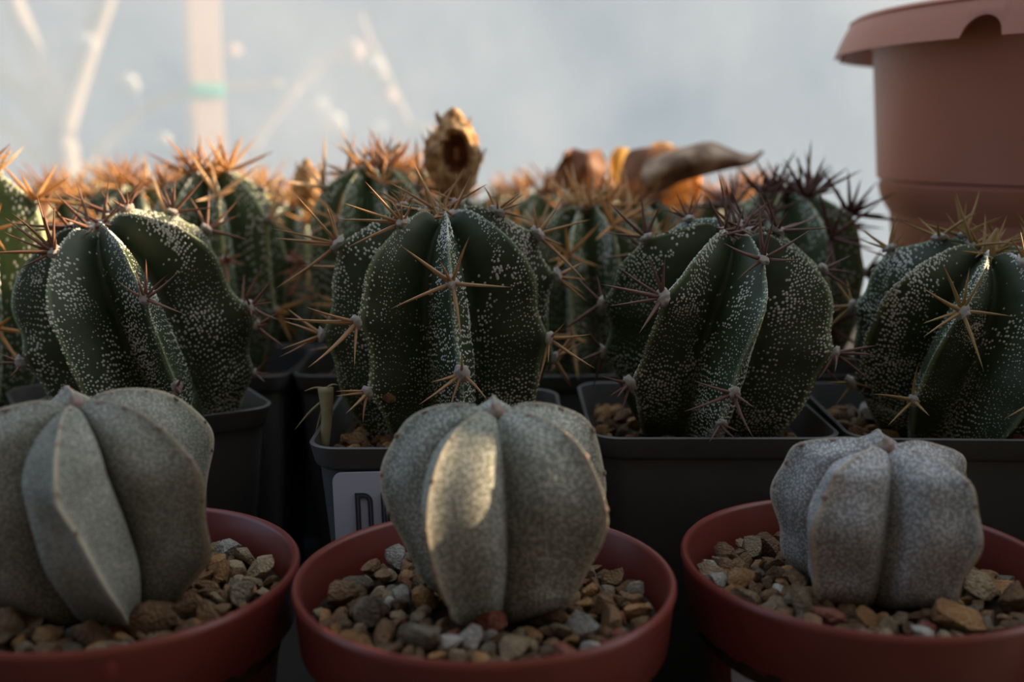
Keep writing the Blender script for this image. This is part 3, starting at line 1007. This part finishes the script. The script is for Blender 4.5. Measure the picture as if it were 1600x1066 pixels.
PROTO = []
for i, (n, ph) in enumerate(((8, 5), (7, 20), (8, -12))):
    A = [math.radians(a) for a in azring(n, ph)]
    sites = [(k, t + random.uniform(-.03, .03)) for k in range(n) for t in ((.42, .66, .86) if k % 2 else (.30, .55, .78))]
    def cf(k, t, s=sites):
        b = sum(math.exp(-((t - u) / .05) ** 2) for kk, u in s if kk == k)
        return 1 + min(1, (1 - t) / .25) * (.05 * b - .03), 0
    B = Body(A, ORN_C, ORN_V, 2.1, 1.0, .10, cf, rows=36, ns=5, round_=.02)
    bme = B.mesh(.015, i + 50); bme.materials.append(M['skin_far'])
    fme = fleck_mesh(B, 60 + i, rows=48, cols=10, size=.016, crest_dots=False)
    PROTO.append((B, bme, fme, sites))

def far_cactus(label, px, ytop, y, Rpx, seed, dark=False, group='spiny cacti in the back rows', htop=None):
    """ytop: pixel row of the crest tops; Rpx: radius in pixels"""
    rs = random.Random(seed)
    p = at_y(px, ytop, y)
    d = y * CT
    R = Rpx * d / F
    base = .078
    h = max(p.z - base, .03)
    root = empty('spiny_cactus', (p.x, y, base), (rs.uniform(-.05, .05), rs.uniform(-.08, .08), rs.uniform(0, 6.28)))
    tag(root, label, 'cactus', group)
    B, bme, fme, sites = PROTO[seed % 3]
    S = Vector((R, R, h / 2.1))
    for nm, me in (('body', bme), ('flecks', fme)):
        o = link(nm, me, root); o.scale = S
        if nm == 'flecks': o['kind'] = 'stuff'
    for k, t in sites:
        c = B.crest(k, t); n = B.crest_normal(k, t)
        c = Vector((c.x * S.x, c.y * S.y, c.z * S.z))
        wo = link('areole', WOOL[rs.randrange(4)], root)
        wo.location = c; wo.rotation_mode = 'QUATERNION'; wo.rotation_quaternion = n.to_track_quat('Z', 'Y')
        wo.scale = (.0017,) * 3
        so = link('spine_cluster', rs.choice(CL_DARK if dark else CL_SUN_TONE), root)
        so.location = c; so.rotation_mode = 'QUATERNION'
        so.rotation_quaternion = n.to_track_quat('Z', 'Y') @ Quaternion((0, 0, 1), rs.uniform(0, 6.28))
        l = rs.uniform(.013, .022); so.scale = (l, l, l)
    ao = link('spine_cluster', rs.choice(CL_DARK if dark else CL_SUN_TONE), root)
    ao.location = (0, 0, h * .93); ao.scale = (.012, .012, .012)
    return root

FAR = [
    ('cactus cut off by the left edge with long brown spines', -70, 262, .355, 128, False),
    ('dark green cactus close behind the left-leaning one', 345, 268, .405, 106, False),
    ('dark green cactus with long spines behind the left shoulder of the amber-spined cactus', 585, 262, .405, 104, False),
    ('cactus topped by the large dried brown flower', 712, 308, .455, 86, False),
    ('sunlit green cactus right of the amber-spined cactus', 928, 318, .405, 104, False),
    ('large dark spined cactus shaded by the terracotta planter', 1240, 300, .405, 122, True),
    ('small green cactus behind the top of the left-leaning one', 200, 288, .465, 92, False),
    ('sunlit pale green cactus left of the small dried flower', 455, 318, .465, 92, False),
    ('blurred cactus peeping over the left edge one', 75, 300, .500, 86, False),
    ('blurred cactus under the brown cupped leaf', 860, 300, .520, 82, False),
    ('blurred sunlit cactus under the yellow and orange leaves', 1010, 314, .465, 92, False),
    ('blurred cactus below the tip of the curled leaf', 1140, 312, .520, 84, False),
    ('blurred cactus in line with the pale post', 300, 284, .530, 84, False),
    ('blurred cactus just left of the dried flower', 628, 262, .520, 80, False),
    ('hazy far cactus at the back behind the left cacti', 165, 284, .590, 74, False),
    ('hazy far cactus at the back right of the pale post', 400, 288, .590, 74, False),
    ('hazy far cactus at the back behind the small dried flower', 562, 288, .600, 70, False),
    ('hazy far cactus at the back right of the dried flower', 800, 296, .590, 74, False),
    ('hazy far cactus at the back behind the yellow leaf', 958, 290, .595, 70, False),
    ('hazy far cactus at the back left of the planter', 1190, 292, .600, 72, False),
]
for i, (lb, px, yt, y, rpx, dk) in enumerate(FAR):
    c = far_cactus(lb, px, yt, y, rpx, 100 + i, dk)
    if i != 3: pass
    bp = black_pot(c.location.x, y, random.uniform(-.05, .05), 'black pot under the ' + (lb.split(' with ')[0] if 'post' not in lb and 'tall' not in lb else lb), 'black pots in the back rows')
    bp.scale = (.82, .82, .97)
    gv = empty('gravel', (c.location.x, y, .0775)); gv.rotation_euler = bp.rotation_euler
    tag(gv, 'gravel around the ' + lb.split(' with ')[0], 'gravel', 'gravel in the back pots')
    rs = random.Random(i)
    vs, fs = [], []
    disc = [(a * .0255, b * .0255) for a, b in SQ1]
    m = len(disc)
    link('soil', mesh([(a, b, 0) for a, b in disc] + [(a, b, -.006) for a, b in disc],
                      [tuple(range(m)), tuple(range(2 * m - 1, m - 1, -1))] + [(j, j + m, (j + 1) % m + m, (j + 1) % m) for j in range(m)], False), gv, M['soil'])
    for j in range(22):
        o = link('stone', rs.choice(STONES[rs.choices(range(6), BW)[0]]), gv)
        s = rs.uniform(.002, .0042)
        a, b = rs.uniform(-.022, .022), rs.uniform(-.022, .022)
        o.location = (a, b, .001); o.scale = (s, s, s); o.rotation_euler = (rs.random() * 3, rs.random() * 3, 0)

# dried flower heads
def husk(name, label, p, w, h, seed, hollow=True, lean=0.0):
    root = empty(name, p, (0, lean, 0))
    tag(root, label, 'dried flower')
    vs, fs = [], []
    R, S = 40, 36
    off = Vector((seed * 3.3, seed, 0))
    prof = smooth_line([(.30, 0), (.62, .12), (.96, .34), (1.0, .52), (.78, .72), (.46, .86), (.26, .95), (.02, 1.0)], R)
    for r, z in prof:
        for j in range(S):
            a = 2 * PI * j / S
            v = Vector((math.sin(a) * r * w / 2, -math.cos(a) * r * w / 2 * .8, z * h))
            q = v / w
            d = 1 + .22 * noise.noise(q * 5 + off) + .24 * abs(noise.noise(q * 11 + off)) + .05 * math.sin(j * 2.1)
            v.x *= d; v.y *= d
            if hollow:   # an open mouth sunk into the front face
                hx = (v.x - w * .06) / (w * .27); hz = (v.z - h * .50) / (h * .25)
                e = hx * hx + hz * hz
                if v.y < 0 and e < 1.0: v.y *= 1 - 1.05 * (1 - e) ** .5
                elif v.y < 0 and e < 1.7: v.y *= 1.14
            vs.append(v)
    for i in range(R - 1):
        for j in range(S):
            k = (j + 1) % S
            fs.append((i * S + j, i * S + k, (i + 1) * S + k, (i + 1) * S + j))
    fs.append(tuple(range(S - 1, -1, -1)))
    me = mesh(vs, fs, True)
    me.materials.append(M['husk']); me.materials.append(M['husk_in'])
    if hollow:
        for p_ in me.polygons:
            c = p_.center
            hx = (c.x - w * .06) / (w * .27); hz = (c.z - h * .50) / (h * .25)
            if c.y < 0 and hx * hx + hz * hz < .8: p_.material_index = 1
    link('husk', me, root)
    rs = random.Random(seed)
    for i in range(14):     # ragged dry scales
        a = rs.uniform(-2.2, 2.2); z = rs.uniform(.05, .85)
        r = np.interp(z, prof[:, 1], prof[:, 0]) * w / 2
        l = h * rs.uniform(.10, .2)
        b = Vector((math.sin(a) * r, -math.cos(a) * r * .8, z * h))
        o_ = Vector((math.sin(a), -math.cos(a), 0)); tn = Vector((math.cos(a), math.sin(a), 0))
        if hollow and abs(b.x - w * .06) < w * .27 and abs(z - .5) < .27 and b.y < 0: continue
        vv = [b + tn * l * .35, b - tn * l * .35, b + Vector((0, 0, l * .8)) + o_ * l * .35, b + tn * l * .3 + o_ * .0006 + Vector((0, 0, .0008)), b - tn * l * .3 + o_ * .0008, b + Vector((0, 0, l * .75)) + o_ * l * .42]
        link('scale', mesh(vv, [(0, 1, 2), (5, 4, 3), (0, 3, 4, 1), (1, 4, 5, 2), (2, 5, 3, 0)], False), root, M['husk'])
    return root
pf = at_y(710, 312, .418)
husk('dried_flower', 'large crumpled brown dried flower with a dark hollow on top of a cactus', pf, .0200, .0350, 3)
p2 = at_y(478, 330, .440)
husk('dried_flower', 'small pointed brown dried flower above the pale green cactus', p2, .0098, .0215, 5, False, .05)

# dry leaves
def sheet_leaf(name, label, pts_rows, mat, thick=.0006, n=22, m=12):
    """pts_rows: list of cross sections, each a list of 3D points; resampled to a smooth grid and given thickness"""
    rows = [smooth_line(r, m) for r in pts_rows]
    cols = [smooth_line([r[j] for r in rows], n) for j in range(m)]
    vs = [Vector(cols[j][i]) for i in range(n) for j in range(m)]
    fs = [(i * m + j, i * m + j + 1, (i + 1) * m + j + 1, (i + 1) * m + j) for i in range(n - 1) for j in range(m - 1)]
    me = mesh(vs, fs, True)
    c = sum(vs, Vector()) / len(vs)
    o = link(name, me, None, mat)
    md = o.modifiers.new('thickness', 'SOLIDIFY'); md.thickness = thick; md.offset = 0
    tag(o, label, 'leaf')
    return o
def Lp(x, y, d): return at_y(x, y, d)
# the rolled brown leaf: arch-shaped sections from its wide left end to the tip
sheet_leaf('curled_leaf', 'brown dry leaf rolled into a tube with a pointed tip, lying over the cacti', [
    [Lp(1010, 322, .470), Lp(1002, 285, .462), Lp(1006, 258, .470), Lp(1020, 248, .490), Lp(1030, 262, .505)],
    [Lp(1050, 290, .462), Lp(1044, 264, .456), Lp(1050, 242, .464), Lp(1062, 234, .486), Lp(1070, 248, .50)],
    [Lp(1095, 275, .460), Lp(1092, 250, .456), Lp(1096, 230, .466), Lp(1108, 222, .486), Lp(1112, 240, .498)],
    [Lp(1138, 264, .466), Lp(1136, 250, .463), Lp(1138, 240, .470), Lp(1142, 234, .482), Lp(1146, 246, .490)],
    [Lp(1172, 257, .472), Lp(1172, 252, .471), Lp(1172, 247, .474), Lp(1172, 243, .480), Lp(1173, 250, .484)],
    [Lp(1193, 238, .476), Lp(1193, 237, .476), Lp(1193, 236, .477), Lp(1193, 235, .478), Lp(1193, 236, .479)]], M['leaf_tan'])
sheet_leaf('curled_leaf', 'flat rusty leaf standing left of the rolled brown leaf', [
    [Lp(968, 318, .492), Lp(985, 322, .488), Lp(1006, 330, .486)],
    [Lp(970, 275, .494), Lp(990, 272, .490), Lp(1012, 285, .488)],
    [Lp(980, 240, .498), Lp(1010, 236, .496), Lp(1048, 238, .498)],
    [Lp(1000, 232, .502), Lp(1030, 229, .502), Lp(1066, 231, .504)]], M['leaf_brown'])
sheet_leaf('orange_leaf', 'glowing orange leaf under the rolled brown leaf', [
    [Lp(1000, 345, .515), Lp(1040, 352, .512), Lp(1085, 335, .515)],
    [Lp(1002, 315, .517), Lp(1045, 312, .513), Lp(1094, 300, .517)],
    [Lp(1015, 285, .520), Lp(1050, 275, .518), Lp(1098, 268, .522)]], M['leaf_orange'])
sheet_leaf('yellow_leaf', 'small bright yellow leaf above the cacti left of the rusty leaf', [
    [Lp(955, 275, .530), Lp(962, 280, .527), Lp(972, 285, .530)],
    [Lp(953, 248, .530), Lp(965, 250, .527), Lp(980, 252, .530)],
    [Lp(962, 232, .532), Lp(970, 230, .530), Lp(982, 233, .532)]], M['leaf_yellow'])
sheet_leaf('cupped_leaf', 'dark brown cupped leaf behind the cream blurred spines', [
    [Lp(872, 302, .52), Lp(890, 298, .512), Lp(918, 300, .514), Lp(938, 290, .52)],
    [Lp(866, 270, .520), Lp(886, 268, .514), Lp(916, 264, .508), Lp(948, 268, .520)],
    [Lp(878, 250, .512), Lp(896, 248, .516), Lp(920, 246, .510), Lp(946, 252, .528)],
    [Lp(882, 238, .508), Lp(896, 232, .520), Lp(914, 237, .514), Lp(938, 233, .534)]], M['leaf_brown'])
sheet_leaf('yellow_leaf', 'pale yellow leaf edge showing above the rolled leaf', [
    [Lp(1015, 240, .545), Lp(1030, 242, .543), Lp(1050, 238, .545)],
    [Lp(1018, 226, .547), Lp(1034, 222, .545), Lp(1050, 226, .547)]], M['leaf_yellow'])

# straw, leaf scrap and pebble in the middle black pot
s0 = at_y(507, 688, .2915); s1 = at_y(509, 606, .293)
straw = empty('straw_stalk', s0)
tag(straw, 'upright frayed dry straw in the corner of the tagged black pot', 'straw')
d = s1 - s0
link('stem', tube_mesh([(0, 0, -.002), d * .5 + Vector((.0005, 0, 0)), d], [.0013, .0016, .0023], 7, 12), straw, M['straw'])
for i, (ax, az) in enumerate(((-.006, -.001), (.0035, .0008), (-.009, -.012), (-.004, -.016), (.002, -.008))):
    e = d + Vector((ax, 0, az))
    b0 = d * (.98 if i < 2 else .8)
    link('fibre', tube_mesh([b0, b0.lerp(e, .5) + Vector((0, 0, .0006)), e], [.0004, .0003, .0001], 5, 8), straw, M['straw'])
pp = at_y(607, 622, .286)
pb = link('round_pebble', STONES[2][1]); pb.location = pp; pb.scale = (.0024, .0024, .0030)
tag(pb, 'rounded ochre pebble against the base of the amber-spined cactus', 'stone')
sheet_leaf('leaf_scrap', 'small yellow-green leaf scrap right of the sunlit grey cactus tip', [
    [Lp(788, 640, .300), Lp(800, 642, .299), Lp(812, 636, .300)],
    [Lp(796, 616, .302), Lp(812, 612, .300), Lp(826, 618, .302)],
    [Lp(815, 602, .305), Lp(824, 600, .304), Lp(832, 605, .305)]], M['leaf_green'], .0004, 12, 8)

# ------------------------------------------------------------------ terracotta planter
PX, PY_, PK = .2375, .4200, .7330    # PK: planter drawn for a 0.15 m rim, built at this size
planter = empty('terracotta_planter', (PX, PY_, 0))
tag(planter, 'large round terracotta coloured planter with a notched overhanging rim', 'planter')
CIRC2 = [(math.cos(2 * PI * i / 160), math.sin(2 * PI * i / 160)) for i in range(160)]
def zk(z): return .170 + (z - .170) * PK
PP = [(.108, 0), (.110, .003), (.113, .120), (.116, .1285), (.1225, .139), (.1245, .1470), (.1232, .1478), (.1232, .1492), (.1252, .1500), (.131, .2175), (.136, .2260), (.143, .2295),
      (.1445, .2322), (.1420, .2340), (.132, .2322), (.128, .222), (.118, .14), (.10, .01)]
PP = [(r * PK, max(zk(z), 0) if q not in (0, 1, len(PP) - 1) else (0, .003, .01)[min(q, 2)]) for q, (r, z) in enumerate(PP)]
b = link('body', shell(CIRC2, PP), planter, M['terracotta']); sharp(b, 35)
# overhanging skirt with rounded notches, as a thick curved wall
NS, NR = 720, 5
vs, fs = [], []
notch = [math.radians(216.7 + 60 * q) for q in range(6)]
for i in range(NS):
    a = 2 * PI * i / NS
    da = min(abs((a - q + PI) % (2 * PI) - PI) for q in notch)
    w = .064
    zb = .2145
    if da < w: zb += .0095 * math.sqrt(1 - (da / w) ** 2)
    for j in range(NR):
        u = j / (NR - 1)
        z = .2325 + (zb - .2325) * u
        full = (.2325 - z) / .018
        r = .1430 + .0085 * full ** .8 + (.0006 if 0.3 < full < .45 else 0)
        vs.append((math.cos(a) * r * PK, math.sin(a) * r * PK, zk(z)))
    for j in range(NR - 1, -1, -1):
        u = j / (NR - 1)
        z = .2325 + (zb - .2325) * u
        r = .1405 + .0085 * ((.2325 - z) / .018) ** .8
        vs.append((math.cos(a) * r * PK, math.sin(a) * r * PK, zk(z + (.0003 if j == NR - 1 else 0))))
C_ = 2 * NR
for i in range(NS):
    k = (i + 1) % NS
    for j in range(C_):
        l_ = (j + 1) % C_
        fs.append((i * C_ + j, k * C_ + j, k * C_ + l_, i * C_ + l_))
sk = link('rim', mesh(vs, fs, True), planter, M['terracotta']); sharp(sk, 40)
vs = [(a * .121 * PK, b_ * .121 * PK, zk(.195)) for a, b_ in CIRC2[::4]]
vs += [(a * .119 * PK, b_ * .119 * PK, zk(.18)) for a, b_ in CIRC2[::4]]
m = len(vs) // 2
link('soil', mesh(vs, [tuple(range(m)), tuple(range(2 * m - 1, m - 1, -1))] + [(j, j + m, (j + 1) % m + m, (j + 1) % m) for j in range(m)], False), planter, M['soil'])
# ------------------------------------------------------------------ outside the sheet: post and branching stems
YO = 1.42
pc = at_y(321, 150, YO)
post = empty('garden_post', (pc.x, YO, -.75))
tag(post, 'pale vertical garden post behind the misted sheet', 'post')
sh = link('shaft', box_mesh(-.0135, .0135, -.0200, .0200, 0, 1.85, .002, 2), post, M['post'])
sh.rotation_euler = (0, 0, math.radians(-62))
gz = at_y(321, 143, YO).z + .75
tie = link('tie', shell([(a, b) for a, b in rsquare(1, .3, 5)], [(.0145, gz - .009), (.0165, gz - .008), (.0165, gz + .008), (.0145, gz + .009)]), post, M['tie'])
tie.scale = (1, 1.36, 1); tie.rotation_euler = sh.rotation_euler
tag(tie, 'green tie wound round the post')

def stem_thing(name, label, Y, lines, mat, heads=()):
    b = lines[0][0][0]
    p0 = at_y(b[0], b[1], Y)
    root = empty(name, (p0.x, Y, -.75))
    tag(root, label, 'shrub', 'shrub stems behind the sheet')
    for pts, r in lines:
        P = [at_y(x, y, Y) - root.location for x, y in pts]
        if pts is lines[0][0]: P = [Vector((P[0].x, 0, 0))] + P
        link('branch', tube_mesh(P, [r * 1.15, r, r * .8], 8, 20), root, mat)
    for (x, y, s, mk) in heads:
        o = link('seed_head', WOOL_S if mk == 'seed' else WOOL_P, root)
        o.location = at_y(x, y, Y - .01) - root.location; o.scale = (s, s * .7, s * 1.3)
    return root
WOOL_S = wool_mesh(21, M['seed']); WOOL_P = wool_mesh(22, M['seed_pink'])
stem_thing('bare_shrub', 'bare forked pale stem behind the sheet at the left', 1.32, [
    ([(108, 330), (100, 250), (95, 205)], .017), ([(95, 205), (60, 110), (8, -30)], .015), ([(95, 205), (125, 110), (175, -30)], .015),
    ([(95, 240), (55, 170), (-20, 95)], .013), ([(60, 250), (20, 205), (-30, 170)], .010)], M['bark'], [(132, 66, .014, 'seed'), (200, 132, .014, 'seed'), (215, 168, .010, 'seed')])
stem_thing('bare_shrub', 'thin faint twig crossing behind the post', 1.50, [
    ([(150, 330), (160, 230), (225, 170)], .006), ([(225, 170), (300, 142), (440, 130)], .006)], M['bark'], [(255, 218, .010, 'seed'), (362, 78, .011, 'seed_pink')])
stem_thing('bare_shrub', 'thin faint twig leaning right of the post', 1.55, [
    ([(370, 330), (400, 225), (470, 130)], .008), ([(470, 130), (510, 95), (560, 85)], .006)], M['bark'], [(520, 192, .017, 'seed'), (500, 165, .012, 'seed')])
stem_thing('bare_shrub', 'slanting pale twig with pink seed heads near the middle', 1.38, [
    ([(690, 330), (635, 190), (600, 110)], .006), ([(600, 110), (575, 60), (560, 20)], .005)], M['bark'],
    [(548, 80, .016, 'seed_pink'), (582, 108, .017, 'seed'), (604, 150, .011, 'seed_pink'), (590, 200, .010, 'seed')])
